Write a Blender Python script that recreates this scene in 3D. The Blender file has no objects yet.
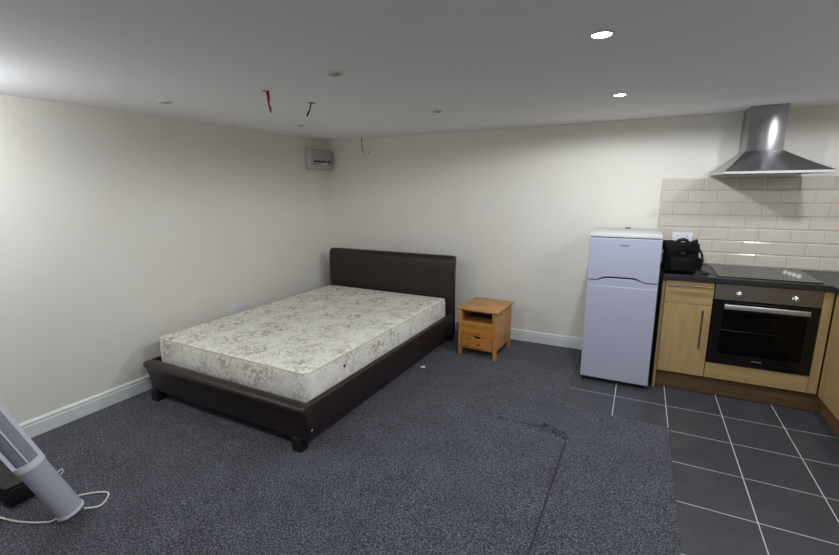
import bpy, bmesh, math, random
from mathutils import Vector, Matrix, noise
C = bpy.context.scene.collection
PI = math.pi
H = 2.106            # ceiling height
XR, YF = 5.134, -6.0 # right wall, wall behind the camera
random.seed(4)

# ------------------------------------------------------------------ helpers
def lin(c):
    return tuple((v/255/12.92 if v/255 <= .04045 else ((v/255+.055)/1.055)**2.4) for v in c)+(1,)

class MB:
    def __init__(s): s.bm = bmesh.new()
    def box(s, x0, x1, y0, y1, z0, z1, bev=0, seg=2, mat=None):
        t = bmesh.new(); bmesh.ops.create_cube(t, size=1)
        for v in t.verts:
            v.co = Vector((x0+(v.co.x+.5)*(x1-x0), y0+(v.co.y+.5)*(y1-y0), z0+(v.co.z+.5)*(z1-z0)))
        if bev: bmesh.ops.bevel(t, geom=t.edges[:], offset=bev, segments=seg, profile=.5, affect='EDGES')
        s.join(t, mat); return s
    def join(s, t, mat=None):
        if mat is not None: bmesh.ops.transform(t, matrix=mat, verts=t.verts)
        me = bpy.data.meshes.new('tmp'); t.to_mesh(me); t.free(); s.bm.from_mesh(me); bpy.data.meshes.remove(me)
    def tube(s, pts, r, n=10, caps=True, closed=False):
        pts = [Vector(p) for p in pts]; rs = r if isinstance(r, (list, tuple)) else [r]*len(pts)
        rings = []; N = len(pts); up = None
        for i, p in enumerate(pts):
            if closed: d = pts[(i+1) % N]-pts[(i-1) % N]
            else: d = pts[min(i+1, N-1)]-pts[max(i-1, 0)]
            d.normalize()
            if up is None: up = Vector((0, 0, 1)) if abs(d.z) < .9 else Vector((1, 0, 0))
            a = d.cross(up).normalized(); b = a.cross(d).normalized(); up = b
            rings.append([s.bm.verts.new(p+(a*math.cos(2*PI*k/n)+b*math.sin(2*PI*k/n))*rs[i]) for k in range(n)])
        for i in range(N if closed else N-1):
            A, B = rings[i], rings[(i+1) % N]
            for k in range(n): s.bm.faces.new((A[k], A[(k+1) % n], B[(k+1) % n], B[k]))
        if caps and not closed:
            s.bm.faces.new(rings[0][::-1]); s.bm.faces.new(rings[-1])
        return s
    def lathe(s, prof, c, axis=(0, 0, 1), n=32):
        q = Vector((0, 0, 1)).rotation_difference(Vector(axis)); c = Vector(c); rings = []
        for r, z in prof:
            if r < 1e-6: rings.append([s.bm.verts.new(c+q @ Vector((0, 0, z)))])
            else: rings.append([s.bm.verts.new(c+q @ Vector((r*math.cos(2*PI*k/n), r*math.sin(2*PI*k/n), z))) for k in range(n)])
        for A, B in zip(rings, rings[1:]):
            for k in range(n):
                f = [A[k % len(A)], A[(k+1) % len(A)], B[(k+1) % len(B)], B[k % len(B)]]
                g = []
                for v in f:
                    if v not in g: g.append(v)
                if len(g) > 2: s.bm.faces.new(g)
        return s
    def prism(s, poly, a0, a1, axis='x'):
        # poly points are the two other coordinates in order (x,y,z minus axis)
        def P(u, v, a):
            return {'x': (a, u, v), 'y': (u, a, v), 'z': (u, v, a)}[axis]
        A = [s.bm.verts.new(P(u, v, a0)) for u, v in poly]; B = [s.bm.verts.new(P(u, v, a1)) for u, v in poly]
        n = len(poly); s.bm.faces.new(A); s.bm.faces.new(B[::-1])
        for k in range(n): s.bm.faces.new((A[k], B[k], B[(k+1) % n], A[(k+1) % n]))
        return s
    def quad(s, *pts):
        s.bm.faces.new([s.bm.verts.new(p) for p in pts]); return s
    def build(s, name, mat, parent=None, smooth=False, bevel=0, sub=0, angle=40):
        bmesh.ops.recalc_face_normals(s.bm, faces=s.bm.faces)
        me = bpy.data.meshes.new(name); s.bm.to_mesh(me); s.bm.free()
        o = bpy.data.objects.new(name, me); C.objects.link(o); me.materials.append(mat)
        if smooth:
            for p in me.polygons: p.use_smooth = True
            if angle < 180: me.set_sharp_from_angle(angle=math.radians(angle))
        if parent: o.parent = parent
        if bevel:
            m = o.modifiers.new('bevel', 'BEVEL'); m.width = bevel; m.segments = 2; m.limit_method = 'ANGLE'
        if sub:
            m = o.modifiers.new('sub', 'SUBSURF'); m.levels = sub; m.render_levels = sub
        return o

def tag(o, label=None, cat=None, group=None, kind=None):
    if label: o['label'] = label
    if cat: o['category'] = cat
    if group: o['group'] = group
    if kind: o['kind'] = kind
    return o
def thing(name, label, cat, loc=(0, 0, 0), rz=0, group=None):
    o = bpy.data.objects.new(name, None); C.objects.link(o); o.empty_display_size = .1
    o.location = loc; o.rotation_euler = (0, 0, rz)
    return tag(o, label, cat, group)
def smoothpts(P, n=8, closed=False):
    P = [Vector(p) for p in P]; out = []; N = len(P)
    for i in range(N if closed else N-1):
        if closed: a, b, c, d = P[(i-1) % N], P[i], P[(i+1) % N], P[(i+2) % N]
        else: a, b, c, d = P[max(i-1, 0)], P[i], P[i+1], P[min(i+2, N-1)]
        for k in range(n):
            t = k/n
            out.append(.5*((2*b)+(c-a)*t+(2*a-5*b+4*c-d)*t*t+(3*b-a-3*c+d)*t**3))
    if not closed: out.append(P[-1])
    return out

# ------------------------------------------------------------------ materials
def mat(name, col, rough=.5, metal=0, spec=.5, bump=None, var=None, coat=0, aniso=0):
    m = bpy.data.materials.new(name); m.use_nodes = True; nt = m.node_tree; b = nt.nodes['Principled BSDF']
    b.inputs['Base Color'].default_value = lin(col); b.inputs['Roughness'].default_value = rough
    b.inputs['Metallic'].default_value = metal; b.inputs['Specular IOR Level'].default_value = spec
    b.inputs['Coat Weight'].default_value = coat; b.inputs['Anisotropic'].default_value = aniso
    tc = nt.nodes.new('ShaderNodeTexCoord')
    if var:   # (second colour, noise scale, (sx,sy,sz), contrast lo, hi)
        c2, sc, st, lo, hi = var
        mp = nt.nodes.new('ShaderNodeMapping'); mp.inputs['Scale'].default_value = st
        n = nt.nodes.new('ShaderNodeTexNoise'); n.inputs['Scale'].default_value = sc; n.inputs['Detail'].default_value = 4
        r = nt.nodes.new('ShaderNodeValToRGB'); r.color_ramp.elements[0].position = lo; r.color_ramp.elements[1].position = hi
        r.color_ramp.elements[0].color = lin(col); r.color_ramp.elements[1].color = lin(c2)
        L = nt.links.new; L(tc.outputs['Object'], mp.inputs[0]); L(mp.outputs[0], n.inputs['Vector']); L(n.outputs['Fac'], r.inputs[0]); L(r.outputs[0], b.inputs['Base Color'])
    if bump:  # (scale, (sx,sy,sz), strength, distance)
        sc, st, k, d = bump
        mp = nt.nodes.new('ShaderNodeMapping'); mp.inputs['Scale'].default_value = st
        n = nt.nodes.new('ShaderNodeTexNoise'); n.inputs['Scale'].default_value = sc; n.inputs['Detail'].default_value = 3
        bp = nt.nodes.new('ShaderNodeBump'); bp.inputs['Strength'].default_value = k; bp.inputs['Distance'].default_value = d
        L = nt.links.new; L(tc.outputs['Object'], mp.inputs[0]); L(mp.outputs[0], n.inputs['Vector']); L(n.outputs['Fac'], bp.inputs['Height']); L(bp.outputs[0], b.inputs['Normal'])
    return m

M = {}
M['wall'] = mat('magnolia_paint', (228, 224, 215), .6, spec=.25, bump=(14, (1, 1, 1), .12, .004), var=((225, 220, 210), 2.2, (1, 1, 1), .35, .7))
M['ceiling'] = mat('ceiling_paint', (238, 237, 238), .75, spec=.2, bump=(9, (1, 1, 1), .1, .004))
M['skirting'] = mat('gloss_white', (222, 223, 222), .3, bump=(20, (1, 1, 1), .05, .002))
M['grout_floor'] = mat('floor_grout', (205, 205, 205), .9, var=((180, 180, 180), 9, (1, 1, 1), .3, .7))
M['grout_wall'] = mat('wall_grout', (190, 183, 168), .8)
M['metro'] = mat('metro_tile', (209, 202, 190), .14, coat=.3, var=((203, 196, 184), 4, (1, 1, 1), .35, .65), bump=(12, (1, 1, 1), .06, .002))
M['plaster'] = mat('hole_plaster', (150, 145, 135), .9)
M['leather'] = mat('brown_faux_leather', (38, 29, 27), .45, spec=.45, bump=(260, (1, 1, 1), .12, .001))
M['plastic_black'] = mat('black_plastic', (20, 20, 21), .45)
M['foot'] = mat('black_foot', (18, 17, 17), .5)
M['steel'] = mat('brushed_steel', (176, 175, 173), .27, metal=1, bump=(30, (.4, .4, 30), .05, .0006))
M['steel_hood'] = mat('hood_steel', (166, 165, 168), .30, metal=1, aniso=.85)
M['steel_hood'].node_tree.nodes['Principled BSDF'].inputs['Anisotropic Rotation'].default_value = .25
_nt = M['steel_hood'].node_tree; _tg = _nt.nodes.new('ShaderNodeTangent'); _tg.direction_type = 'RADIAL'; _tg.axis = 'Z'
_nt.links.new(_tg.outputs[0], _nt.nodes['Principled BSDF'].inputs['Tangent'])
M['steel_dark'] = mat('oven_steel', (150, 143, 136), .36, metal=1, bump=(30, (.4, .4, 40), .05, .0005))
M['chrome'] = mat('satin_chrome', (205, 205, 208), .22, metal=1)
M['bright'] = mat('satin_aluminium', (214, 214, 216), .4, metal=1)
M['handle'] = mat('satin_nickel', (140, 132, 126), .35, metal=1)
M['fridge'] = mat('fridge_enamel', (174, 176, 195), .3, bump=(60, (1, 1, 1), .03, .001))
M['fridge_side'] = mat('fridge_side', (196, 198, 205), .35)
M['fridge_top'] = mat('fridge_top', (200, 203, 200), .4)
M['gasket'] = mat('gasket_grey', (34, 34, 38), .8)
M['badge'] = mat('grey_badge', (128, 130, 142), .4)
M['badge_dark'] = mat('oven_badge', (92, 92, 92), .4)
M['black_enamel'] = mat('black_enamel', (12, 12, 13), .12)
M['cavity'] = mat('cavity_enamel', (60, 60, 64), .35)
M['hob'] = mat('hob_glass', (20, 20, 22), .09)
M['hob_mark'] = mat('hob_zone_print', (92, 92, 94), .3)
M['knob_white'] = mat('knob_silver', (196, 194, 190), .35)
M['bag'] = mat('black_nylon', (9, 9, 10), .8, spec=.2, bump=(400, (1, 1, 1), .3, .001))
M['bag_trim'] = mat('black_webbing', (26, 26, 28), .6, bump=(500, (1, 1, 1), .3, .001))
M['socket'] = mat('socket_white', (226, 226, 236), .35)
M['socket_dark'] = mat('socket_slot', (40, 40, 42), .6)
M['unit_box'] = mat('box_grey', (190, 188, 182), .45)
M['unit_lid'] = mat('box_lid', (172, 171, 166), .5)
M['label_white'] = mat('label_paper', (220, 220, 216), .6)
M['red_wire'] = mat('red_sleeve', (170, 28, 30), .5)
M['black_wire'] = mat('dark_core', (28, 22, 22), .5)
M['grey_wire'] = mat('grey_cable', (92, 88, 84), .55)
M['white_cord'] = mat('white_cord', (214, 210, 200), .5)
M['heater_grey'] = mat('heater_shell', (170, 172, 184), .38, bump=(90, (1, 1, 1), .03, .001))
M['heater_white'] = mat('heater_frame', (216, 216, 226), .4)
M['dl_white'] = mat('downlight_bezel', (214, 212, 206), .4)
M['dl_lens'] = mat('unlit_lens', (165, 163, 160), .25)
M['cap'] = mat('white_cap', (232, 232, 236), .4)
M['piping'] = mat('mattress_piping', (196, 190, 172), .8)
M['tagcloth'] = mat('tag_cloth', (120, 116, 104), .8)
M['vent'] = mat('vent_brown', (96, 46, 40), .5)
M['plinth'] = None

def wood(name, c1, c2, c3, grain, rough=.4, knots=False, fine=1.0):
    m = bpy.data.materials.new(name); m.use_nodes = True; nt = m.node_tree; b = nt.nodes['Principled BSDF']; L = nt.links.new; N = nt.nodes.new
    b.inputs['Roughness'].default_value = rough
    tc = N('ShaderNodeTexCoord'); mp = N('ShaderNodeMapping'); mp.inputs['Scale'].default_value = grain
    n = N('ShaderNodeTexNoise'); n.inputs['Scale'].default_value = 2.2*fine; n.inputs['Detail'].default_value = 7; n.inputs['Roughness'].default_value = .6; n.inputs['Distortion'].default_value = .5
    r = N('ShaderNodeValToRGB'); e = r.color_ramp.elements; e[0].position = .3; e[0].color = lin(c2); e[1].position = .7; e[1].color = lin(c1)
    x = e.new(.5); x.color = lin(c3)
    L(tc.outputs['Object'], mp.inputs[0]); L(mp.outputs[0], n.inputs['Vector']); L(n.outputs['Fac'], r.inputs[0])
    out = r.outputs[0]
    if knots:
        v = N('ShaderNodeTexVoronoi'); v.inputs['Scale'].default_value = 1; v.inputs['Randomness'].default_value = 1
        mk = N('ShaderNodeMapping'); mk.inputs['Scale'].default_value = knots; L(tc.outputs['Object'], mk.inputs[0]); L(mk.outputs[0], v.inputs['Vector'])
        kr = N('ShaderNodeValToRGB'); kr.color_ramp.elements[0].position = .09; kr.color_ramp.elements[1].position = .24
        kr.color_ramp.elements[0].color = (1, 1, 1, 1); kr.color_ramp.elements[1].color = (0, 0, 0, 1)
        L(v.outputs['Distance'], kr.inputs[0])
        mx = N('ShaderNodeMix'); mx.data_type = 'RGBA'; L(kr.outputs[0], mx.inputs[0]); L(out, mx.inputs[6]); mx.inputs[7].default_value = lin((92, 46, 22)); out = mx.outputs[2]
    L(out, b.inputs['Base Color'])
    bp = N('ShaderNodeBump'); bp.inputs['Strength'].default_value = .08; bp.inputs['Distance'].default_value = .001; L(n.outputs['Fac'], bp.inputs['Height']); L(bp.outputs[0], b.inputs['Normal'])
    return m
OAK = ((178, 152, 106), (158, 132, 88), (169, 143, 97))
M['oak_v'] = wood('light_oak_upright', *OAK, (14, 14, 1.2))
M['oak_h'] = wood('light_oak_level', *OAK, (1.2, 14, 14))
M['plinth'] = wood('plinth_oak_shaded', (120, 92, 58), (98, 74, 45), (108, 84, 52), (1.0, 14, 14))  # darker than the unit oak: shade under the units is put into this colour
PINE = ((204, 152, 92), (160, 106, 54), (188, 134, 74))
M['pine_h'] = wood('pine_level', *PINE, (1.5, 12, 12), .38)
M['pine_k'] = wood('knotty_pine', (200, 138, 66), (166, 100, 42), (186, 122, 54), (1.5, 12, 12), .36, knots=(9, 9, 20))
M['pine_v'] = wood('pine_upright', *PINE, (12, 12, 1.5), .38)
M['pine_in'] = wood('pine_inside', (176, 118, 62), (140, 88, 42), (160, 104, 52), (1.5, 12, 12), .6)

def carpet_mat():
    m = bpy.data.materials.new('speckled_carpet'); m.use_nodes = True; nt = m.node_tree; b = nt.nodes['Principled BSDF']; L = nt.links.new; N = nt.nodes.new
    b.inputs['Roughness'].default_value = 1; b.inputs['Specular IOR Level'].default_value = .1
    b.inputs['Sheen Weight'].default_value = .15
    tc = N('ShaderNodeTexCoord')
    n = N('ShaderNodeTexNoise'); n.inputs['Scale'].default_value = 125; n.inputs['Detail'].default_value = 2; n.inputs['Roughness'].default_value = .75
    n2 = N('ShaderNodeTexNoise'); n2.inputs['Scale'].default_value = 5; n2.inputs['Detail'].default_value = 4
    r = N('ShaderNodeValToRGB'); e = r.color_ramp.elements; e[0].position = .37; e[0].color = lin((37, 37, 43)); e[1].position = .72; e[1].color = lin((130, 130, 141))
    x = e.new(.5); x.color = lin((69, 69, 77))
    L(tc.outputs['Object'], n.inputs['Vector']); L(tc.outputs['Object'], n2.inputs['Vector']); L(n.outputs['Fac'], r.inputs[0])
    mr = N('ShaderNodeMapRange'); mr.inputs[1].default_value = .3; mr.inputs[2].default_value = .7; mr.inputs[3].default_value = .86; mr.inputs[4].default_value = 1.1; L(n2.outputs['Fac'], mr.inputs[0])
    mx = N('ShaderNodeVectorMath'); mx.operation = 'SCALE'; L(r.outputs[0], mx.inputs[0]); L(mr.outputs[0], mx.inputs['Scale']); L(mx.outputs[0], b.inputs['Base Color'])
    bp = N('ShaderNodeBump'); bp.inputs['Strength'].default_value = .7; bp.inputs['Distance'].default_value = .004; L(n.outputs['Fac'], bp.inputs['Height']); L(bp.outputs[0], b.inputs['Normal'])
    return m
M['carpet'] = carpet_mat()

def tile_mat():
    m = mat('slate_floor_tile', (62, 62, 68), .38, bump=(34, (1, 1, 1), .15, .0015), var=((72, 72, 78), 7, (1, 1, 1), .3, .7))
    return m
M['ftile'] = tile_mat()

def worktop_mat():
    m = bpy.data.materials.new('slate_worktop'); m.use_nodes = True; nt = m.node_tree; b = nt.nodes['Principled BSDF']; L = nt.links.new; N = nt.nodes.new
    b.inputs['Roughness'].default_value = .34
    tc = N('ShaderNodeTexCoord'); n = N('ShaderNodeTexNoise'); n.inputs['Scale'].default_value = 140; n.inputs['Detail'].default_value = 5
    r = N('ShaderNodeValToRGB'); e = r.color_ramp.elements; e[0].position = .4; e[0].color = lin((26, 26, 29)); e[1].position = .75; e[1].color = lin((56, 56, 60))
    L(tc.outputs['Object'], n.inputs['Vector']); L(n.outputs['Fac'], r.inputs[0]); L(r.outputs[0], b.inputs['Base Color'])
    return m
M['worktop'] = worktop_mat()

def mattress_mat():
    m = bpy.data.materials.new('floral_damask'); m.use_nodes = True; nt = m.node_tree; b = nt.nodes['Principled BSDF']; L = nt.links.new; N = nt.nodes.new
    b.inputs['Roughness'].default_value = .75; b.inputs['Specular IOR Level'].default_value = .25
    tc = N('ShaderNodeTexCoord')
    # warp so that the sprays are not round
    w = N('ShaderNodeTexNoise'); w.inputs['Scale'].default_value = 7; w.inputs['Detail'].default_value = 2; L(tc.outputs['Object'], w.inputs['Vector'])
    wm = N('ShaderNodeVectorMath'); wm.operation = 'SCALE'; wm.inputs['Scale'].default_value = .12; L(w.outputs['Color'], wm.inputs[0])
    add = N('ShaderNodeVectorMath'); add.operation = 'ADD'; L(tc.outputs['Object'], add.inputs[0]); L(wm.outputs[0], add.inputs[1])
    v = N('ShaderNodeTexVoronoi'); v.inputs['Scale'].default_value = 4.6; v.inputs['Randomness'].default_value = .7; L(add.outputs[0], v.inputs['Vector'])
    cl = N('ShaderNodeMapRange'); cl.inputs[1].default_value = .78; cl.inputs[2].default_value = .25; cl.inputs[3].default_value = 0; cl.inputs[4].default_value = 1; L(v.outputs['Distance'], cl.inputs[0])
    n = N('ShaderNodeTexNoise'); n.inputs['Scale'].default_value = 26; n.inputs['Detail'].default_value = 3; n.inputs['Distortion'].default_value = 1.2; L(tc.outputs['Object'], n.inputs['Vector'])
    pt = N('ShaderNodeMapRange'); pt.inputs[1].default_value = .46; pt.inputs[2].default_value = .58; L(n.outputs['Fac'], pt.inputs[0])
    mu = N('ShaderNodeMath'); mu.operation = 'MULTIPLY'; L(cl.outputs[0], mu.inputs[0]); L(pt.outputs[0], mu.inputs[1])
    # motif hue: pink-tan or grey-green
    n3 = N('ShaderNodeTexNoise'); n3.inputs['Scale'].default_value = 9; L(tc.outputs['Object'], n3.inputs['Vector'])
    hr = N('ShaderNodeValToRGB'); he = hr.color_ramp.elements; he[0].position = .42; he[0].color = lin((170, 168, 158)); he[1].position = .58; he[1].color = lin((188, 170, 158)); L(n3.outputs['Fac'], hr.inputs[0])
    mx = N('ShaderNodeMix'); mx.data_type = 'RGBA'; mx.inputs[6].default_value = lin((234, 232, 222)); L(mu.outputs[0], mx.inputs[0]); L(hr.outputs[0], mx.inputs[7])
    # tiny leaves scattered between the sprays
    n4 = N('ShaderNodeTexNoise'); n4.inputs['Scale'].default_value = 34; n4.inputs['Detail'].default_value = 1; n4.inputs['Distortion'].default_value = 2; L(tc.outputs['Object'], n4.inputs['Vector'])
    p4 = N('ShaderNodeMapRange'); p4.inputs[1].default_value = .6; p4.inputs[2].default_value = .68; p4.inputs[4].default_value = .45; L(n4.outputs['Fac'], p4.inputs[0])
    m2 = N('ShaderNodeMix'); m2.data_type = 'RGBA'; L(p4.outputs[0], m2.inputs[0]); L(mx.outputs[2], m2.inputs[6]); m2.inputs[7].default_value = lin((176, 166, 148))
    L(m2.outputs[2], b.inputs['Base Color'])
    q = N('ShaderNodeTexNoise'); q.inputs['Scale'].default_value = 16; L(tc.outputs['Object'], q.inputs['Vector'])
    bp = N('ShaderNodeBump'); bp.inputs['Strength'].default_value = .25; bp.inputs['Distance'].default_value = .006; L(q.outputs['Fac'], bp.inputs['Height']); L(bp.outputs[0], b.inputs['Normal'])
    return m
M['mattress'] = mattress_mat()

def grille_mat():   # fine woven mesh behind the heater frame
    m = bpy.data.materials.new('heater_mesh'); m.use_nodes = True; nt = m.node_tree; b = nt.nodes['Principled BSDF']; L = nt.links.new; N = nt.nodes.new
    b.inputs['Roughness'].default_value = .5
    tc = N('ShaderNodeTexCoord'); c = N('ShaderNodeTexChecker'); c.inputs['Scale'].default_value = 260
    c.inputs['Color1'].default_value = lin((158, 158, 168)); c.inputs['Color2'].default_value = lin((104, 104, 114))
    L(tc.outputs['Object'], c.inputs['Vector']); L(c.outputs['Color'], b.inputs['Base Color'])
    return m
M['grille'] = grille_mat()

def glass_mat(name, tint, gl):
    m = bpy.data.materials.new(name); m.use_nodes = True; nt = m.node_tree; nt.nodes.remove(nt.nodes['Principled BSDF']); L = nt.links.new; N = nt.nodes.new
    t = N('ShaderNodeBsdfTransparent'); t.inputs[0].default_value = tint
    g = N('ShaderNodeBsdfGlossy'); g.inputs['Roughness'].default_value = .04
    f = N('ShaderNodeFresnel'); f.inputs[0].default_value = gl
    mx = N('ShaderNodeMixShader'); L(f.outputs[0], mx.inputs[0]); L(t.outputs[0], mx.inputs[1]); L(g.outputs[0], mx.inputs[2]); L(mx.outputs[0], nt.nodes['Material Output'].inputs[0])
    return m
M['oven_glass'] = glass_mat('oven_glass', (.42, .42, .42, 1), 1.35)

def emit(name, col, s):
    m = bpy.data.materials.new(name); m.use_nodes = True; nt = m.node_tree; b = nt.nodes['Principled BSDF']
    b.inputs['Emission Color'].default_value = col; b.inputs['Emission Strength'].default_value = s
    return m
M['bulb'] = emit('lit_bulb', (.93, .96, 1, 1), 12)
M['lamp'] = emit('lit_lens', (.93, .96, 1, 1), 60)

# ------------------------------------------------------------------ room shell
def struct(name, mb, m, **k):
    o = mb.build(name, m, **k); o['kind'] = 'structure'; return o
struct('wall_left', MB().box(-.12, 0, YF-.12, .12, 0, H), M['wall'])
struct('wall_back', MB().box(0, XR, 0, .12, 0, H), M['wall'])
struct('wall_right', MB().box(XR, XR+.12, YF-.12, .12, 0, H), M['wall'])
struct('wall_front', MB().box(0, XR, YF-.12, YF, 0, H), M['wall'])
struct('ceiling', MB().box(-.12, XR+.12, YF-.12, .12, H, H+.12), M['ceiling'])
struct('floor', MB().box(-.12, XR+.12, YF-.12, .12, -.12, -.0012), M['grout_floor'])

# tiles of the kitchen floor
TX0, TX, TY0, TY, G = 2.967, .3381, -.892, .361, .0055
YC, XC = -1.235, 3.645       # the carpet edge
tiles = MB()
for i in range(0, 8):
    for j in range(-4, 15):
        x0 = TX0+i*TX+G/2; x1 = x0+TX-G; y1 = TY0-(j-1)*TY-G/2; y0 = y1-TY+G
        x1 = min(x1, XR-.001); y1 = min(y1, -.001); y0 = max(y0, YF+.001)
        if x1-x0 < .01 or y1-y0 < .01: continue
        if x0 < XC-.02 and y1 < YC+.01: continue
        if x0 < XC-.02: y0 = max(y0, YC-.002)
        tiles.box(x0, x1, y0, y1, -.006, 0, .0008, 1)
struct('floor', tiles, M['ftile'])

# carpet with its raised folds
def seg_d(p, a, b):
    ap = (p[0]-a[0], p[1]-a[1]); ab = (b[0]-a[0], b[1]-a[1]); t = max(0, min(1, (ap[0]*ab[0]+ap[1]*ab[1])/(ab[0]**2+ab[1]**2)))
    return math.hypot(ap[0]-t*ab[0], ap[1]-t*ab[1]), t
def carpet_z(x, y):
    z = .0095+.0015*noise.noise(Vector((x*2.2, y*2.2, 0)))
    for a, b, h, s in (((2.62, -1.585), (2.80, -1.595), .008, .02), ((2.80, -1.595), (2.93, -1.612), .024, .02), ((2.93, -1.612), (3.06, -1.655), .038, .022), ((3.07, -1.69), (3.062, -2.62), -.0125, .0040), ((3.062, -2.62), (3.0, -3.2), -.012, .0045), ((3.045, -1.67), (3.04, -2.6), .006, .018)):
        d, t = seg_d((x, y), a, b); z += h*math.exp(-(d/s)**2)
    return z
def carpet():
    bm = bmesh.new(); vs = {}
    def fr(a, b, s, cut):
        out = [a+(b-a)*k/int((b-a)/s) for k in range(int((b-a)/s)+1)]
        if all(abs(c-cut) > 1e-6 for c in out): out.append(cut)
        return sorted(out)
    X = fr(0, XC, .05, 2.955); X = sorted(set(X+[round(2.5+.0125*k, 5) for k in range(56)]+[round(3.03+.003*k, 5) for k in range(22)])); Y = fr(YF, 0, .05, YC); Y = sorted(set(Y+[round(-1.55-.005*k, 5) for k in range(28)]))
    X = [x for i, x in enumerate(X) if i == 0 or x-X[i-1] > 1e-5]; Y = [y for i, y in enumerate(Y) if i == 0 or y-Y[i-1] > 1e-5]
    def v(x, y):
        if (x, y) not in vs: vs[(x, y)] = bm.verts.new((x+(.022 if abs(x-2.955) < 1e-6 and y > YC+.001 else 0), y, carpet_z(x, y)))
        return vs[(x, y)]
    for a, b in zip(X, X[1:]):
        for c, d in zip(Y, Y[1:]):
            if (a+b)/2 > 2.955 and (c+d)/2 > YC: continue
            bm.faces.new((v(a, c), v(b, c), v(b, d), v(a, d)))
    r = bmesh.ops.extrude_edge_only(bm, edges=[e for e in bm.edges if len(e.link_faces) == 1])
    for g in r['geom']:
        if isinstance(g, bmesh.types.BMVert): g.co.z = -.003
    mb = MB(); mb.bm.free(); mb.bm = bm
    return mb
co = carpet().build('floor', M['carpet'], smooth=True, angle=60); co['kind'] = 'structure'

struct('floor_seam_shade', MB().box(2.9, 3.2, -3.3, -1.66, -.001, .0022), mat('seam_shade_dark', (26, 25, 28), .95))  # dark sheet added under the carpet to give the seam gap its shade
# skirting boards (torus profile)
SK = [(0, 0), (.018, 0), (.018, .088), (.0165, .094), (.013, .0965), (.0135, .100), (.0155, .104), (.0155, .110), (.012, .117), (.006, .1225), (0, .1245)]
struct('baseboard_left', MB().prism([(x, z) for x, z in SK], YF, -.001, 'y'), M['skirting'], bevel=.0006)
struct('baseboard_back', MB().prism([(-x, z) for x, z in SK], .018, 3.552, 'x'), M['skirting'], bevel=.0006)
struct('baseboard_front', MB().prism([(YF+x, z) for x, z in SK], .018, XR, 'x'), M['skirting'])

# metro tile splashback, each tile bevelled
sb = MB(); T, TW, TH = .0, .2, .1
zt0 = .914
def metro(x0, x1, z0, z1, wall='back'):
    g = .0007; x0 += g; x1 -= g; z0 += g; z1 -= g; bw = min(.009, (x1-x0)*.4)
    o = [(x0, z0), (x1, z0), (x1, z1), (x0, z1)]; i = [(x0+bw, z0+.009), (x1-bw, z0+.009), (x1-bw, z1-.009), (x0+bw, z1-.009)]
    def P(u, d, z): return (u, -d, z) if wall == 'back' else (XR-d, -u, z)
    A = [sb.bm.verts.new(P(u, .0015, z)) for u, z in o]; B = [sb.bm.verts.new(P(u, .0045, z)) for u, z in o]; D = [sb.bm.verts.new(P(u, .0085, z)) for u, z in i]
    for Q, R in ((A, B), (B, D)):
        for k in range(4): sb.bm.faces.new((Q[k], Q[(k+1) % 4], R[(k+1) % 4], R[k]))
    sb.bm.faces.new(D)
for row in range(7):
    z0 = zt0+row*TH; off = (.108 if row % 2 == 0 else .008)
    k = -1
    for k in range(0, 10):
        x0 = 3.5-.2+off+k*TW; x1 = x0+TW; x0 = max(x0, 3.5); x1 = min(x1, XR-.009)
        if x1-x0 > .02: metro(x0, x1, z0, z0+TH)
for row in range(5):
    z0 = zt0+row*TH; off = (.1 if row % 2 == 0 else 0)
    for k in range(0, 12):
        x0 = off+k*TW-.1; x1 = x0+TW; x0 = max(x0, .009); x1 = min(x1, 2.0)
        if x1-x0 > .02: metro(x0, x1, z0, z0+TH, 'right')
o = sb.build('wall_tile', M['metro']); o['kind'] = 'structure'; o.name = 'wall_tiles'
struct('wall_tile_grout', MB().box(3.5, XR, -.0035, 0.001, zt0, zt0+7*TH).box(XR-.0035, XR+.001, -2.0, 0, zt0, zt0+5*TH), M['grout_wall'])

# ------------------------------------------------------------------ bed
TH_B = -.015
bed = thing('bed_frame', 'dark brown faux leather bed frame with rolled footboard, standing in the corner of the room', 'bed', (.972, -.254, 0), TH_B)
W, LB = 1.567, 2.255; h = W/2
# local: x across, y from 0 (head) to -LB (foot)
def roll_slab(prof, x0, x1, seg=1, r=.02):
    """profile extruded across, ends pulled in to round the upholstery"""
    mb = MB(); cx = sum(p[0] for p in prof)/len(prof); cz = sum(p[1] for p in prof)/len(prof)
    st = [(x0, .72), (x0+r*.3, .90), (x0+r, 1), (x1-r, 1), (x1-r*.3, .90), (x1, .72)]
    t = min(max(p[0] for p in prof)-min(p[0] for p in prof), .1)
    rings = []
    for x, k in st:
        ins = (1-k)*t*.5; R = []
        for i, (y, z) in enumerate(prof):
            a = Vector(prof[i-1]); b = Vector(prof[(i+1) % len(prof)]); d = (b-a).normalized(); n = Vector((d.y, -d.x))
            if n.dot(Vector((y-cx, z-cz))) < 0 and i == 0: pass
            R.append(mb.bm.verts.new((x, y-NS*n.x*ins, z-NS*n.y*ins)))
        rings.append(R)
    n = len(prof)
    for A, B in zip(rings, rings[1:]):
        for k in range(n): mb.bm.faces.new((A[k], A[(k+1) % n], B[(k+1) % n], B[k]))
    mb.bm.faces.new(rings[0]); mb.bm.faces.new(rings[-1][::-1])
    return mb
NS = 1
# headboard: counter-clockwise outline (y, z), gentle roll backwards at the top
def ccw(p):
    A = sum(p[i-1][0]*p[i][1]-p[i][0]*p[i-1][1] for i in range(len(p)))
    return p if A > 0 else p[::-1]
hb = ccw([(-.085, .10), (-.085, .55), (-.082, .74), (-.078, .815), (-.068, .86), (-.045, .884), (-.015, .888), (.0, .876), (.004, .85), (.0, .81), (-.010, .76), (-.015, .55), (-.015, .10)])
roll_slab(hb, -h, h, r=.03).build('headboard', M['leather'], bed, smooth=True, angle=55)
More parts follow.
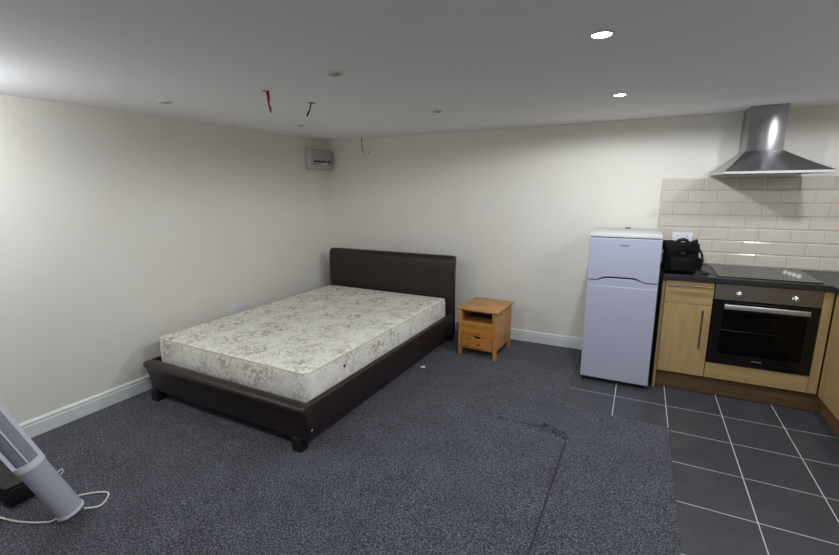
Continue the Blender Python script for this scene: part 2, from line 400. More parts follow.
# footboard: leans out and rolls over at the top
y0 = -LB
fbp = ccw([(y0+.07, .095), (y0+.015, .095), (y0+.010, .14), (y0+.002, .20), (y0-.012, .255), (y0-.028, .285), (y0-.034, .302), (y0-.024, .319), (y0-.004, .327), (y0+.03, .325), (y0+.058, .312), (y0+.068, .29), (y0+.07, .22)])
roll_slab(fbp, -h+.045, h+.02, r=.022).build('footboard', M['leather'], bed, smooth=True, angle=55)
for sx in (-1, 1):
    rt = .045 if sx > 0 else .014
    MB().box(min(sx*(h-rt), sx*h), max(sx*(h-rt), sx*h), -LB+.068, -.084, .095, .305, rt*.28, 3).build('side_rail', M['leather'], bed, smooth=True, angle=60)
    lx = h-.075 if sx > 0 else -h+.085
    fo = MB().box(lx-.035, lx+.035, -LB+.002, -LB+.072, .004, .10, .006).build('foot', M['foot'], bed)
    MB().box(sx*(h-.045)-.035, sx*(h-.045)+.035, -.085, -.015, .004, .11, .006).build('foot', M['foot'], bed)
    for (yy, zz) in ((-LB+.045, .15), (-.048, .36)):
        b = MB().lathe([(0, 0), (.009, 0), (.009, .003), (.006, .005), (0, .005)], (sx*(h+.0175 if yy < -1 and sx > 0 else h-.046 if yy < -1 else h-.001), yy, zz), (sx, 0, 0), 16).build('bolt', M['chrome'], bed); b['label'] = 'small silver bolt'
MB().box(-h+.04, h-.04, -LB+.06, -.08, .20, .222).build('slat_base', M['foot'], bed)

def rounded_slab(w, l, z0, z1, rc, re, nx=28, ny=36, sag=.006, seed=0):
    """a mattress: rounded corners in plan, rounded edges, softly uneven faces"""
    bm = bmesh.new(); n = 15; outline = []
    for qx, qy, a0 in ((1, 1, 0), (-1, 1, 90), (-1, -1, 180), (1, -1, 270)):
        for k in range(n+1):
            a = math.radians(a0+90*k/n); outline.append((qx*(w/2-rc)+rc*math.cos(a), qy*(l/2-rc)+rc*math.sin(a)))
    # densify straight runs
    dens = []
    for i, p in enumerate(outline):
        q = outline[(i+1) % len(outline)]; d = math.hypot(q[0]-p[0], q[1]-p[1]); m = max(1, int(d/.07))
        for k in range(m): dens.append((p[0]+(q[0]-p[0])*k/m, p[1]+(q[1]-p[1])*k/m))
    hgt = z1-z0; levels = []
    for k in range(5):
        a = math.radians(-90+90*k/4); levels.append((re*(1-math.cos(a)), z0+re*(1+math.sin(a))))
    for k in range(1, 6): levels.append((-.004*math.sin(PI*k/6), z0+re+(hgt-2*re)*k/6))
    for k in range(5):
        a = math.radians(90*k/4); levels.append((re*(1-math.cos(a)), z1-re*(1-math.sin(a))))
    rings = []
    for ins, z in levels:
        R = []
        for x, y in dens:
            L_ = math.hypot(max(abs(x)-(w/2-rc), 0), max(abs(y)-(l/2-rc), 0))
            if L_ > 1e-6: nx_ = math.copysign(max(abs(x)-(w/2-rc), 0), x)/L_; ny_ = math.copysign(max(abs(y)-(l/2-rc), 0), y)/L_
            else: nx_ = ny_ = 0
            wob = .005*noise.noise(Vector((x*5, y*5, z*4+seed)))
            R.append(bm.verts.new((x-nx_*(ins-wob), y-ny_*(ins-wob), z)))
        rings.append(R)
    for A, B in zip(rings, rings[1:]):
        for k in range(len(A)): bm.faces.new((A[k], A[(k+1) % len(A)], B[(k+1) % len(A)], B[k]))
    # caps: concentric shrink
    for R, z, up in ((rings[-1], z1, 1), (rings[0], z0, -1)):
        prev = R
        for s in (.97, .9, .8, .65, .5, .35, .2, .08):
            cur = []
            for v in R:
                x, y = v.co.x*s, v.co.y*s
                zz = z+(sag*noise.noise(Vector((x*3, y*3, seed+7)))+.004) if up > 0 else z
                cur.append(bm.verts.new((x, y, zz)))
            for k in range(len(R)): bm.faces.new((prev[k], prev[(k+1) % len(R)], cur[(k+1) % len(R)], cur[k]))
            prev = cur
        bm.faces.new(prev)
    mb = MB(); mb.bm.free(); mb.bm = bm; return mb, dens
MW, ML, ZM0, ZM1 = 1.480, 2.035, .224, .468
mt = thing('mattress', 'cream floral damask mattress lying on the dark brown bed frame', 'mattress', (0, 0, 0), TH_B)
mc = Matrix.Translation((.972, -.254, 0)) @ Matrix.Rotation(TH_B, 4, 'Z') @ Vector((-.012, -.115-ML/2, 0))
mt.location = (mc.x, mc.y, 0)
slab, outl = rounded_slab(MW, ML, ZM0, ZM1, .05, .02)
slab.build('mattress_body', M['mattress'], mt, smooth=True, angle=180)
for z in (ZM1-.012, ZM0+.012):
    MB().tube([(x*(1-.0035/abs(MW/2)), y*(1-.0035/(ML/2)), z+.004*(1 if z > .3 else -1)) for x, y in outl], .0048, 8, closed=True).build('piping', M['piping'], mt, smooth=True, angle=180)
o = MB().box(-.205, -.199, -ML/2-.007, -ML/2+.0, .335, .375, .001).build('care_tag', M['tagcloth'], mt); o['label'] = 'small hanging fabric tag'
for yy in (-.655,):
    o = MB().lathe([(0, 0), (.011, 0), (.011, .003), (.005, .004), (0, .003)], (MW/2+.002, yy, .385), (1, 0, 0), 16).build('air_vent', M['vent'], mt); o['label'] = 'small round brown vent'

# ------------------------------------------------------------------ bedside table
ns = thing('bedside_table', 'small knotty pine bedside table with open shelf and drawers, between bed and fridge', 'bedside table', (2.128, -.446, .008), math.radians(-3.4))
w2, d2 = .186, .205; NH = .465
MB().box(-w2-.010, w2+.016, -d2-.022, d2+.02, NH-.020, NH, .006, 3).build('table_top', M['pine_h'], ns, smooth=True)
for sx in (-1, 1):
    for sy in (-1, 1):
        x0, x1 = sorted((sx*w2, sx*(w2-.042))); y0_, y1_ = sorted((sy*d2, sy*(d2-.034)))
        lg = MB().box(x0, x1, y0_, y1_, 0, NH-.02, .002)
        for v in lg.bm.verts:
            if v.co.z < .02:
                v.co.x += -sx*.0 if abs(v.co.x) > w2-.01 else sx*.014
        lg.build('leg', M['pine_v'], ns)
    MB().box(*sorted((sx*(w2-.006), sx*(w2-.020))), -d2+.033, d2-.033, .085, NH-.02).build('side_panel', M['pine_v'], ns)
MB().box(-w2+.03, w2-.03, d2-.02, d2-.008, .085, NH-.02).build('back_panel', M['pine_in'], ns)
MB().box(-w2+.02, w2-.02, -d2+.006, d2-.02, .322, .338).build('shelf', M['pine_in'], ns)
MB().box(-w2+.02, w2-.02, -d2+.01, d2-.02, .075, .09).build('bottom_rail', M['pine_h'], ns)
MB().box(-w2+.034, w2-.034, -d2+.004, -d2+.02, .435, NH-.02).build('top_rail', M['pine_h'], ns)
MB().box(-w2+.034, w2-.034, -d2+.004, -d2+.018, .318, .340).build('shelf_edge', M['pine_h'], ns)
def nsdrawer(z0, z1, notch):
    a, b = -w2+.036, w2-.036
    if notch: poly = [(a, z0), (b, z0), (b, z1), (.035, z1), (.028, z1-.014), (.012, z1-.02), (-.012, z1-.02), (-.028, z1-.014), (-.035, z1), (a, z1)]
    else: poly = [(a, z0), (b, z0), (b, z1), (a, z1)]
    o = MB().prism(poly, -d2-.001, -d2+.015, 'y').build('drawer', M['pine_k'], ns, bevel=.0015)
    MB().box(a+.005, b-.005, -d2+.016, d2-.03, z0+.005, z1-.03).build('drawer_box', M['pine_in'], o)
nsdrawer(.206, .316, False); nsdrawer(.092, .203, True)

# ------------------------------------------------------------------ fridge freezer
FX0, FX1, FY, FZ = 3.029, 3.5225, -.688, 1.198
fr = thing('fridge_freezer', 'white two-door fridge freezer standing beside the kitchen units', 'fridge', ((FX0+FX1)/2, -.385, 0))
a = (FX1-FX0)/2; yb = .295; yf = FY+.385
MB().box(-a+.004, a-.004, yf+.052, yb, .03, FZ-.022, .004).build('cabinet_body', M['fridge_side'], fr)
MB().box(-a, a, yf+.012, yb, FZ-.021, FZ, .002, 2).build('top_cover', M['fridge_top'], fr, smooth=True)
MB().box(-.02, .02, yb-.03, yb-.002, FZ, FZ+.008, .003).build('hinge_cover', M['gasket'], fr)
zs = .841
wave = lambda g: [(-a, zs+g), (-a+.075, zs+g), (-a+.10, zs+.010+g), (-a+.125, zs+.019+g), (-a+.15, zs+.022+g), (a-.175, zs+.024+g), (a-.145, zs+.020+g), (a-.115, zs+.008+g), (a-.09, zs+g), (a, zs+g)]
MB().prism([(a, FZ-.028), (-a, FZ-.028)]+[(p_, q_+(.006 if q_ > zs+.012 else 0)) for p_, q_ in wave(.0035)], yf, yf+.046, 'y').build('freezer_door', M['fridge'], fr, bevel=.004)
lo = MB().prism([(-a, .035), (a, .035), (a, zs-.041), (-a, zs-.041)], yf, yf+.046, 'y').build('fridge_door', M['fridge'], fr, bevel=.004)
MB().prism([(a, zs-.041), (-a, zs-.041)]+wave(-.0025), yf+.006, yf+.046, 'y').build('door_handle', M['fridge'], lo, bevel=.003)
MB().box(-a+.006, a-.006, yf+.014, yf+.0515, .05, FZ-.03).build('door_gasket', M['gasket'], fr)
MB().box(-a+.012, a-.012, yf+.03, yb-.02, .006, .031).build('base', M['foot'], fr)
o = MB().box(-.030, .030, yf-.0015, yf, 1.113, 1.124, .001).build('badge', M['badge'], fr); o['label'] = 'small grey maker badge'

# ------------------------------------------------------------------ kitchen units
ZT = .872; YFR = -.599
cab = thing('base_cabinet', 'narrow oak-effect base cabinet with one drawer and one door, between fridge and oven', 'cabinet', (3.72, 0, 0))
cx = 3.72
MB().box(3.557-cx, 3.575-cx, -.585, -.02, .002, ZT, .001).build('end_panel', M['oak_v'], cab)
MB().box(3.576-cx, 3.883-cx, -.575, -.02, .15, ZT-.002).build('carcass', M['oak_v'], cab)
dr = MB().box(3.578-cx, 3.881-cx, YFR, YFR+.019, .700, ZT-.004, .0015).build('drawer', M['oak_h'], cab)
do = MB().box(3.578-cx, 3.881-cx, YFR, YFR+.019, .152, .697, .0015).build('door', M['oak_v'], cab)
def bar(p, q, out, r, parent, name='handle', mt_='handle', flat=False):
    p, q = Vector(p), Vector(q); mb = MB(); d = (q-p).normalized()
    o_ = Vector((0, -out, 0))
    mb.tube([p+o_, q+o_], r, 12)
    for s_ in (p+d*.025, q-d*.025): mb.tube([s_, s_+o_], r*.8, 10)
    return mb.build(name, M[mt_], parent, smooth=True)
o = bar((3.826-cx, YFR, .376), (3.826-cx, YFR, .667), .03, .006, do); o['label'] = 'upright satin bar handle'
o = bar((3.592-cx, YFR, .838), (3.868-cx, YFR, .838), .028, .006, dr, mt_='chrome'); o['label'] = 'level chrome bar handle'

hs = thing('oven_housing', 'oak-effect housing with corner post around the built-in oven', 'cabinet', (4.18, 0, 0)); cx = 4.18
MB().box(3.886-cx, 4.4815-cx, YFR, YFR+.019, .152, .270, .0015).build('lower_panel', M['oak_h'], hs)
MB().box(4.4835-cx, 4.535-cx, YFR, YFR+.019, .152, ZT-.003, .001).build('corner_post', M['oak_v'], hs)
MB().box(3.8845-cx, 4.52-cx, -.575, -.02, .15, .168).box(3.8845-cx, 3.886-cx, -.575, -.02, .168, ZT-.002).box(4.483-cx, 4.50-cx, -.575, -.02, .168, ZT-.002).box(3.886-cx, 4.483-cx, -.028, -.02, .168, ZT-.002).build('carcass', M['oak_v'], hs)

ov = thing('oven', 'built-in electric oven with black glass door and steel control panel', 'oven', (4.184, YFR, .2735)); cx, cy, cz = 4.184, YFR, .2735
OX = .2965
MB().box(-OX, OX, -.004, .016, .480, .595, .002).build('control_panel', M['steel_dark'], ov)
# door: a frame round a dark pane
dp = MB()
for bx in ((-OX, -.235, .004, .474), (.235, OX, .004, .474), (-.235, .235, .004, .085), (-.235, .235, .400, .474)):
    dp.box(bx[0], bx[1], -.006, .016, bx[2], bx[3])
dr_ = dp.build('door', M['black_enamel'], ov)
MB().box(-.236, .236, -.0066, -.0056, .084, .401).build('glass_pane', M['oven_glass'], dr_)
hd = MB(); hd.box(-.237, .237, -.052, -.040, .424, .458, .005, 3)
for sx in (-1, 1): hd.box(sx*.215-.011, sx*.215+.011, -.042, -.005, .432, .451, .002)
o = hd.build('handle', M['bright'], dr_, smooth=True); o['label'] = 'wide satin steel bar handle'
o = MB().box(-.029, .029, -.0072, -.0062, .044, .055).build('badge', M['badge_dark'], dr_); o['label'] = 'small grey maker badge'
cv = MB().box(-.25, .25, .53, .54, .06, .43).box(-.26, -.25, .017, .54, .06, .43).box(.25, .26, .017, .54, .06, .43).box(-.26, .26, .017, .54, .05, .06).box(-.26, .26, .017, .54, .43, .44)
cv.build('cavity', M['cavity'], ov)
rk = MB()
for k in range(14): rk.tube([(-.235+k*.036, .04, .245), (-.235+k*.036, .46, .245)], .0022, 6)
rk.tube([(-.248, .04, .245), (.248, .04, .245)], .004, 6); rk.tube([(-.248, .46, .245), (.248, .46, .245)], .003, 6); rk.build('wire_rack', M['chrome'], ov)
MB().box(-.235, .235, .05, .45, .125, .131, .002).build('baking_tray', M['cavity'], ov)
for x in (-.155, .158):
    MB().lathe([(0, 0), (.021, 0), (.021, .004), (.017, .007), (.0155, .026), (.012, .029), (0, .029)], (x, -.004, .525), (0, -1, 0), 28).build('control_knob', M['chrome'], ov, smooth=True)

# run of units along the right wall
rr = thing('base_cabinet', 'oak-effect base cabinet run along the right wall, at the edge of the picture', 'cabinet', (4.85, -1.2, 0)); cx = 4.85; cy = -1.2
MB().box(4.556-cx, 5.12-cx, -2.0-cy, -.03-cy, .15, ZT-.002).build('carcass', M['oak_v'], rr)
for k in range(2):
    yA = -.622-k*.6; yB = yA-.596
    o = MB().box(4.537-cx, 4.555-cx, yB-cy, yA-cy, .152, ZT-.004, .0015).build('door', M['oak_v'], rr)
    mb = MB(); yh = yA-.55-cy; mb.tube([(4.507-cx, yh, .5), (4.507-cx, yh, .79)], .006, 12)
    for z in (.53, .76): mb.tube([(4.507-cx, yh, z), (4.537-cx, yh, z)], .005, 8)
    mb.build('handle', M['handle'], o, smooth=True)
pl = MB().box(3.577, 4.60, -.538, -.522, .002, .148).box(4.585, 4.60, -2.0, -.539, .002, .148).build('plinth', M['plinth'])
tag(pl, 'oak-effect plinth board, coloured darker for shade, running under the kitchen units', 'plinth')

wt = MB().prism([(3.553, -.010), (XR-.01, -.010), (XR-.01, -2.02), (4.51, -2.02), (4.51, -.622), (3.553, -.622)], ZT, .912, 'z').build('worktop', M['worktop'], None, bevel=.004)
tag(wt, 'dark slate-effect kitchen worktop over the oven and cabinets', 'worktop')

hob = thing('hob', 'black glass ceramic hob with silver knobs, set in the worktop above the oven', 'hob', (4.19, -.32, .9125))
MB().box(-.29, .29, -.255, .255, 0, .006, .0025).build('glass_top', M['hob'], hob)
for (x, y, r) in ((-.15, -.12, .09), (-.15, .13, .072), (.05, .12, .09), (.05, -.13, .072)):
    MB().lathe([(r-.002, 0), (r-.002, .0004), (r, .0004), (r, 0)], (x, y, .0062), n=48).build('cooking_zone', M['hob_mark'], hob)
for k in range(4):
    MB().lathe([(0, 0), (.0165, 0), (.016, .005), (.013, .007), (.012, .02), (.010, .022), (0, .022)], (.155+.013*k, .055-k*.054, .0062), n=24).build('control_knob', M['knob_white'], hob, smooth=True)

# ------------------------------------------------------------------ cooker hood
hy, hz = -.515, 1.632
hood = thing('cooker_hood', 'stainless steel chimney cooker hood on the wall above the hob', 'cooker hood', (4.115, 0, hz)); cx = 4.115
F0, F1, K0, K1 = 3.862-cx, 4.455-cx, 3.826-cx, 4.405-cx      # front and back corners of the rim
cA, cB, cD, cZ = 4.004-cx, 4.222-cx, -.27, 1.795-hz; bz = .016
def ring(z, s_, i=0):
    lp = lambda p, q: p+(q-p)*s_
    return [(lp(F0+i, cA), lp(hy+i, cD), z), (lp(F1-i, cB), lp(hy+i, cD), z), (lp(K1-i, cB), -.012, z), (lp(K0+i, cA), -.012, z)]
mb = MB(); prev = None
for k in range(7):
    t = k/6; R = [mb.bm.verts.new(p) for p in ring(bz+(cZ-bz)*t, t**.93)]
    if prev:
        for q in range(4): mb.bm.faces.new((prev[q], prev[(q+1) % 4], R[(q+1) % 4], R[q]))
    else: mb.bm.faces.new(R)
    prev = R
mb.bm.faces.new(prev[::-1]); mb.build('canopy', M['steel_hood'], hood)
mb = MB()
O0 = [mb.bm.verts.new(p) for p in ring(0, 0)]; O1 = [mb.bm.verts.new(p) for p in ring(bz-.0005, 0)]
I0 = [mb.bm.verts.new((p[0], min(p[1], -.024), p[2])) for p in ring(0, 0, .012)]; I1 = [mb.bm.verts.new((p[0], min(p[1], -.024), p[2])) for p in ring(bz-.0005, 0, .012)]
for q in range(4):
    w_ = (q+1) % 4
    for f in ((O0[q], O0[w_], O1[w_], O1[q]), (I0[q], I0[w_], I1[w_], I1[q]), (O0[q], O0[w_], I0[w_], I0[q]), (O1[q], O1[w_], I1[w_], I1[q])): mb.bm.faces.new(f)
mb.build('rim', M['bright'], hood)
mb = MB(); A_ = [mb.bm.verts.new((p[0], min(p[1], -.025), .006)) for p in ring(0, 0, .013)]; B_ = [mb.bm.verts.new((p[0], min(p[1], -.025), .010)) for p in ring(0, 0, .013)]
mb.bm.faces.new(A_); mb.bm.faces.new(B_[::-1])
for q in range(4): mb.bm.faces.new((A_[q], A_[(q+1) % 4], B_[(q+1) % 4], B_[q]))
mb.build('filter_panel', M['steel_dark'], hood)
MB().box(cA, cB, cD, -.004, cZ, H-hz, .003).build('chimney', M['steel_hood'], hood, smooth=True)

# ------------------------------------------------------------------ bag
bag = thing('camera_bag', 'soft black camera bag on the worktop beside the fridge', 'bag', (3.662, -.46, .912), math.radians(4))
def softbox(x0, x1, y0, y1, z0, z1, bev, amp, name, m, seed=0):
    t = bmesh.new(); bmesh.ops.create_cube(t, size=1)
    for v in t.verts: v.co = Vector((x0+(v.co.x+.5)*(x1-x0), y0+(v.co.y+.5)*(y1-y0), z0+(v.co.z+.5)*(z1-z0)))
    bmesh.ops.bevel(t, geom=t.edges[:], offset=bev, segments=4, profile=.5, affect='EDGES')
    bmesh.ops.subdivide_edges(t, edges=[e for e in t.edges if e.calc_length() > .04], cuts=4, use_grid_fill=True)
    zc0 = z0
    for v in t.verts:
        n_ = noise.noise(Vector((v.co.x*14+seed, v.co.y*14, v.co.z*14)))
        d = Vector((v.co.x-(x0+x1)/2, v.co.y-(y0+y1)/2, 0))
        if d.length > 1e-4: v.co += d.normalized()*n_*amp
        if v.co.z > z0+.03: v.co.z += n_*amp
        v.co.z = max(v.co.z, .001)
    mb = MB(); mb.bm.free(); mb.bm = t
    return mb.build(name, m, bag, smooth=True, angle=180)
softbox(-.112, .100, -.10, .09, .001, .200, .022, .022, 'bag_body', M['bag'])
softbox(-.118, .106, -.112, .098, .158, .228, .016, .026, 'lid', M['bag'], 3)
softbox(-.085, .065, -.128, -.085, .015, .125, .02, .006, 'front_pocket', M['bag'], 5)
softbox(.080, .125, -.07, .06, .015, .120, .018, .006, 'side_pocket', M['bag'], 8)
MB().tube(smoothpts([(-.045, 0, .200), (-.030, -.02, .236), (0, -.03, .248), (.025, -.02, .238), (.035, 0, .21)], 6), .013, 10).build('carry_handle', M['bag_trim'], bag, smooth=True, angle=180)
MB().tube(smoothpts([(.095, .02, .19), (.128, .0, .155), (.140, -.02, .09), (.13, -.02, .03), (.15, -.03, .012), (.175, -.05, .010), (.165, -.085, .010), (.12, -.095, .0155), (.09, -.08, .03)], 6), .0085, 8).build('shoulder_strap', M['bag_trim'], bag, smooth=True, angle=180)
MB().tube(smoothpts([(.16, -.03, .008), (.19, -.05, .0065), (.215, -.10, .0045), (.225, -.13, .0035)], 6), .0022, 6).build('strap_cord', M['bag_trim'], bag, smooth=True, angle=180)
MB().box(-.02, .012, -.116, -.106, .145, .165, .003).build('buckle', M['plastic_black'], bag)

# ------------------------------------------------------------------ sockets
def socket(label, loc, rz, w=.147, hh=.087):
    s = thing('wall_socket', label, 'socket', loc, rz)
    MB().box(-w/2, w/2, -.010, 0, -hh/2, hh/2, .003, 3).build('face_plate', M['socket'], s, smooth=True)
    for sx in (-1, 1):
        c = sx*.036; MB().box(c-.0025, c+.0025, -.0105, -.0098, .008, .018).box(c-.013, c-.007, -.0105, -.0098, -.012, -.008).box(c+.007, c+.013, -.0105, -.0098, -.012, -.008).build('pin_holes', M['socket_dark'], s)
        MB().box(sx*.012-.005, sx*.012+.005, -.0125, -.0098, .022, .036, .001).build('switch', M['socket'], s)
    return s
socket('white double socket on the tiles behind the black bag', (3.69, -.0088, 1.125), 0)
socket('white double socket on the left wall just above the mattress', (.0004, -1.50, .432), PI/2)

# ------------------------------------------------------------------ consumer unit in the corner
cu = thing('fuse_box', 'grey plastic fuse box mounted high in the corner on the left wall', 'fuse box', (0, -.225, 1.77))
MB().box(.0006, .075, -.185, .185, .0, .215, .008, 3).build('case', M['unit_box'], cu, smooth=True)
MB().box(.075, .095, -.182, .172, .045, .205, .006, 3).build('lid', M['unit_lid'], cu, smooth=True)
MB().box(.0945, .0965, -.155, .075, .076, .094).build('switch_slot', M['socket_dark'], cu)
for k in range(6): MB().box(.096, .101, -.14+k*.034, -.125+k*.034, .078, .092, .001).build('breaker_switch', M['plastic_black'], cu)
MB().box(.094, .1005, .095, .13, .068, .100, .004).build('main_switch', M['socket_dark'], cu)
MB().box(.0945, .0962, -.02, .075, .052, .068).build('paper_label', M['label_white'], cu)

# ------------------------------------------------------------------ ceiling fittings
def downlight(label, x, y, lit, group=None, power=0, angle=176):
    d = thing('ceiling_downlight', label, 'downlight', (x, y, H), 0, group)
    MB().lathe([(.033, -.002), (.036, -.006), (.043, -.004), (.044, 0), (.030, 0)], (0, 0, 0), n=40).build('bezel', M['dl_white'], d, smooth=True, angle=180)
    if lit: MB().lathe([(0, -.003), (.033, -.003), (.033, -.0005)], (0, 0, 0), n=40).build('bulb', M['lamp'], d)
    else: MB().lathe([(0, -.012), (.018, -.010), (.029, -.005), (.033, -.0005)], (0, 0, 0), n=40).build('bulb', M['dl_lens'], d, smooth=True)
    if lit:
        L = bpy.data.lights.new('downlight_beam', 'SPOT'); L.energy = power; L.spot_size = math.radians(angle); L.spot_blend = .22; L.shadow_soft_size = .03; L.color = (.90, .95, 1)
        lo = bpy.data.objects.new('downlight_beam', L); C.objects.link(lo); lo.parent = d; lo.location = (0, 0, -.02)
P = 38
downlight('lit ceiling downlight nearer the camera, the larger bright one', 3.185, -2.385, True, power=P)
downlight('lit ceiling downlight nearer the back wall and cooker hood', 3.19, -1.17, True, power=P)
downlight('unlit downlight above the bed side, nearest the camera', 1.974, -2.41, False)
downlight('unlit downlight nearest the back wall, above the bedside table side', 1.972, -1.201, False)
downlight('unlit downlight nearest the left wall', .59, -2.371, False)
downlight('unlit downlight close to the corner fuse box', .63, -1.157, False)
OUT = 'lit downlights outside the picture'
downlight('lit ceiling downlight over the right-hand worktop', 4.45, -1.17, True, OUT, P*.6)
downlight('lit ceiling downlight over the right-hand worktop', 4.30, -2.385, True, OUT, P*.35)
bulb = thing('ceiling_bulb', 'bare lit ceiling bulb beside the left wall, just outside the picture', 'light bulb', (.42, -3.62, H))
MB().lathe([(.0, 0), (.045, 0), (.045, -.012), (.02, -.03), (.016, -.05), (0, -.05)], (0, 0, 0), n=32).build('lamp_holder', M['dl_white'], bulb, smooth=True)
MB().lathe([(.013, -.05), (.018, -.065), (.029, -.085), (.031, -.105), (.022, -.125), (0, -.133)], (0, 0, 0), n=32).build('bulb', M['bulb'], bulb, smooth=True, angle=180)
L = bpy.data.lights.new('bulb_light', 'POINT'); L.energy = 20; L.shadow_soft_size = .035; L.color = (.90, .95, 1)
lo = bpy.data.objects.new('bulb_light', L); C.objects.link(lo); lo.parent = bulb; lo.location = (0, 0, -.175)
downlight('lit ceiling downlight behind the camera', 3.19, -3.6, True, OUT, P)
downlight('lit ceiling downlight behind the camera', 1.97, -3.6, True, OUT, P*.6)

# loose cables
rw = thing('ceiling_cable', 'short bundle of red sleeved wires hanging from a hole in the ceiling', 'cable', (1.394, -2.288, H))
MB().tube(smoothpts([(0, 0, 0), (-.004, .005, -.03), (.006, 0, -.07), (.016, 0, -.105)], 5), .0055, 8).tube(smoothpts([(.004, .004, 0), (.006, .008, -.04), (.004, .0, -.075), (.018, .006, -.098)], 5), .004, 8).build('red_wire', M['red_wire'], rw, smooth=True, angle=180)
MB().tube([(.016, 0, -.104), (.020, 0, -.120)], .004, 8).build('dark_wire_end', M['black_wire'], rw, smooth=True)
MB().tube([(-.003, .004, -.0), (-.001, .006, -.022)], .0085, 8).build('dark_collar', M['black_wire'], rw, smooth=True)
MB().lathe([(0, -.0012), (.022, -.0012), (.025, -.0002), (.0, -.0002)], (-.010, 0, 0), n=20).build('hole_edge', M['plaster'], rw)
gw = thing('ceiling_cable', 'short grey cable end poking out of a hole in the ceiling', 'cable', (1.374, -1.889, H))
MB().tube(smoothpts([(0, 0, 0), (-.004, -.004, -.03), (-.012, -.01, -.055), (-.026, -.016, -.080)], 5), .0042, 8).build('wire', M['grey_wire'], gw, smooth=True, angle=180)
MB().tube([(-.012, -.01, -.052), (-.027, -.016, -.082)], .006, 8).build('wire_end', M['black_wire'], gw, smooth=True)
MB().lathe([(0, -.0012), (.026, -.0012), (.028, -.0002), (0, -.0002)], (0.005, 0, 0), n=20).build('hole_edge', M['plaster'], gw)
ww = thing('wall_cable', 'thin grey wire hanging down the back wall from the ceiling', 'cable', (.485, 0, H))
MB().tube(smoothpts([(0, -.006, 0), (-.002, -.008, -.06), (.004, -.01, -.12), (.026, -.014, -.160)], 6), .0035, 8).build('wire', M['grey_wire'], ww, smooth=True, angle=180)
for x, z in ((-.075, -.145), (.085, -.16)):
    MB().lathe([(0, 0), (.009, 0), (.010, .0012), (0, .0012)], (x, -.0001, z), (0, -1, 0), 16).build('screw_hole', M['plaster'], ww)

# white cap dropped on the carpet
cp = MB().lathe([(0, .004), (.016, .004), (.021, .002), (.022, 0), (0, 0)], (1.767, -1.06, .0105), n=28).build('plastic_cap', M['cap'], smooth=True)
tag(cp, 'small round white plastic cap lying on the carpet beside the bed', 'cap')

# ------------------------------------------------------------------ tower heater leaning against the left wall
A = Vector((1.058, -3.41, .050)); Bp = Vector((.96, -3.68, .87))
ax = (Bp-A).normalized(); nrm = Vector((.80, -.29, .42)); nrm = (nrm-ax*nrm.dot(ax)).normalized(); sd = nrm.cross(ax).normalized()
LEN = (Bp-A).length
he = thing('tower_heater', 'grey and white tower heater standing tilted beside a black box in the near left corner', 'heater', (0, 0, 0))
he.matrix_world = Matrix(((sd.x, nrm.x, ax.x, A.x), (sd.y, nrm.y, ax.y, A.y), (sd.z, nrm.z, ax.z, A.z), (0, 0, 0, 1)))
bxx = thing('black_box', 'black plastic box on the carpet behind the grey tower heater', 'box', (.56, -3.43, .0105))
MB().box(-.15, .15, -.085, .085, 0, .10, .012, 3).build('box_body', M['plastic_black'], bxx, smooth=True)
MB().box(-.16, .16, -.095, .095, .1005, .12, .008, 3).build('box_lid', M['foot'], bxx, smooth=True)
# local axes: x across, y outwards (front), z along the tower
HW = .053
def arc(w, dep, n=14, back=0):
    return [(w*math.cos(PI*k/n), back+dep*math.sin(PI*k/n)) for k in range(n+1)]
MB().prism(arc(HW, .040)+[(-HW, -.012), (HW, -.012)], .012, .315, 'z').build('front_shell', M['heater_grey'], he, smooth=True, angle=50)
MB().prism(arc(HW+.003, .043)+[(-HW-.004, -.014), (HW+.004, -.014)], 0, .014, 'z').build('end_cap', M['heater_white'], he, smooth=True, angle=50)
MB().prism(arc(HW-.005, .034)+[(-HW+.008, -.010), (HW-.008, -.010)], .315, LEN-.01, 'z').build('grille', M['grille'], he, smooth=True, angle=50)
fm = MB().prism(arc(HW+.004, .045)+[(HW*k/6*-1, -.012) for k in range(-6, 7)][::-1][::-1], .315, .345, 'z')
for s_ in (-1, 1): fm.box(*sorted((s_*(HW-.012), s_*(HW+.004))), -.012, .016, .34, LEN)
fm.box(-.003, .003, .030, .038, .34, LEN)
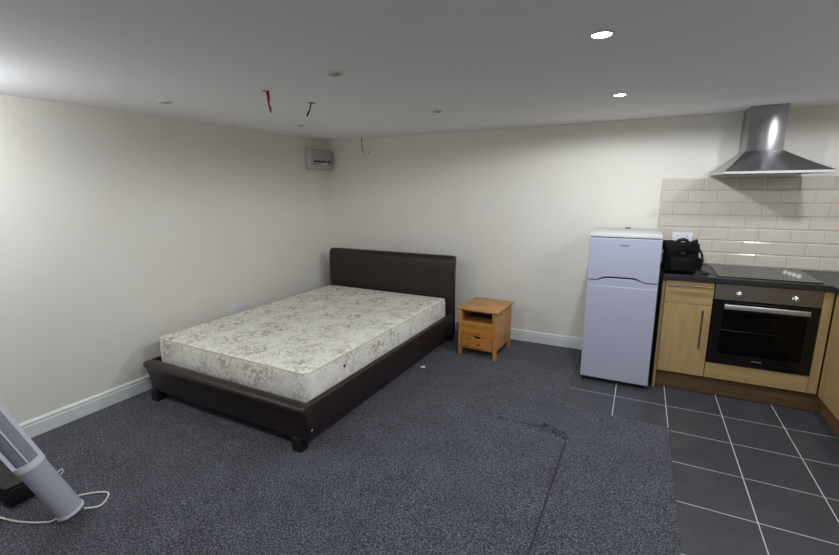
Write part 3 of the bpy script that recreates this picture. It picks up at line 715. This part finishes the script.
fm.build('grille_frame', M['heater_white'], he, smooth=True, angle=50)
MB().box(-HW+.004, HW-.004, -.05, -.010, .02, LEN-.01, .012, 3).build('rear_housing', M['plastic_black'], he, smooth=True)
MB().tube(smoothpts([(-HW, .01, .215), (-HW-.016, .014, .22), (-HW-.018, .012, .205), (-HW-.002, .008, .197)], 5), .003, 8).build('cord_clip', M['heater_white'], he, smooth=True, angle=180)
cord = MB().tube(smoothpts([(1.06, -3.36, .03), (1.085, -3.30, .012), (1.03, -3.235, .0155), (.955, -3.27, .0155), (.90, -3.34, .0155), (.935, -3.40, .0155), (1.0, -3.46, .0155), (.92, -3.515, .0155), (.80, -3.555, .0155), (.66, -3.575, .0155), (.52, -3.57, .0155), (.38, -3.55, .0155), (.25, -3.50, .0155), (.12, -3.40, .0155)], 8), .0045, 8).build('power_cord', M['white_cord'], smooth=True, angle=180)
tag(cord, 'white power cord looping on the carpet around the heater base', 'power cord')

# ------------------------------------------------------------------ camera
cam = bpy.data.cameras.new('camera'); co = bpy.data.objects.new('camera', cam); C.objects.link(co)
yw, pt, rl = [math.radians(v) for v in (-27.0673, -11.62, -.4778)]
F = Vector((math.sin(yw)*math.cos(pt), math.cos(yw)*math.cos(pt), math.sin(pt))); R = Vector((math.cos(yw), -math.sin(yw), 0)); U = R.cross(F)
R2 = R*math.cos(rl)+U*math.sin(rl); U2 = -R*math.sin(rl)+U*math.cos(rl)
co.matrix_world = Matrix(((R2.x, U2.x, -F.x, 3.3748), (R2.y, U2.y, -F.y, -4.2591), (R2.z, U2.z, -F.z, 1.5506), (0, 0, 0, 1)))
cam.sensor_width = 36; cam.lens = 433.4785/839*36; cam.clip_start = .05
bpy.context.scene.camera = co

w = bpy.data.worlds.new('world'); bpy.context.scene.world = w; w.use_nodes = True; w.node_tree.nodes['Background'].inputs[0].default_value = (0, 0, 0, 1)
vs = bpy.context.scene.view_settings; vs.view_transform = 'Standard'; vs.look = 'None'; vs.exposure = 0; vs.gamma = 1
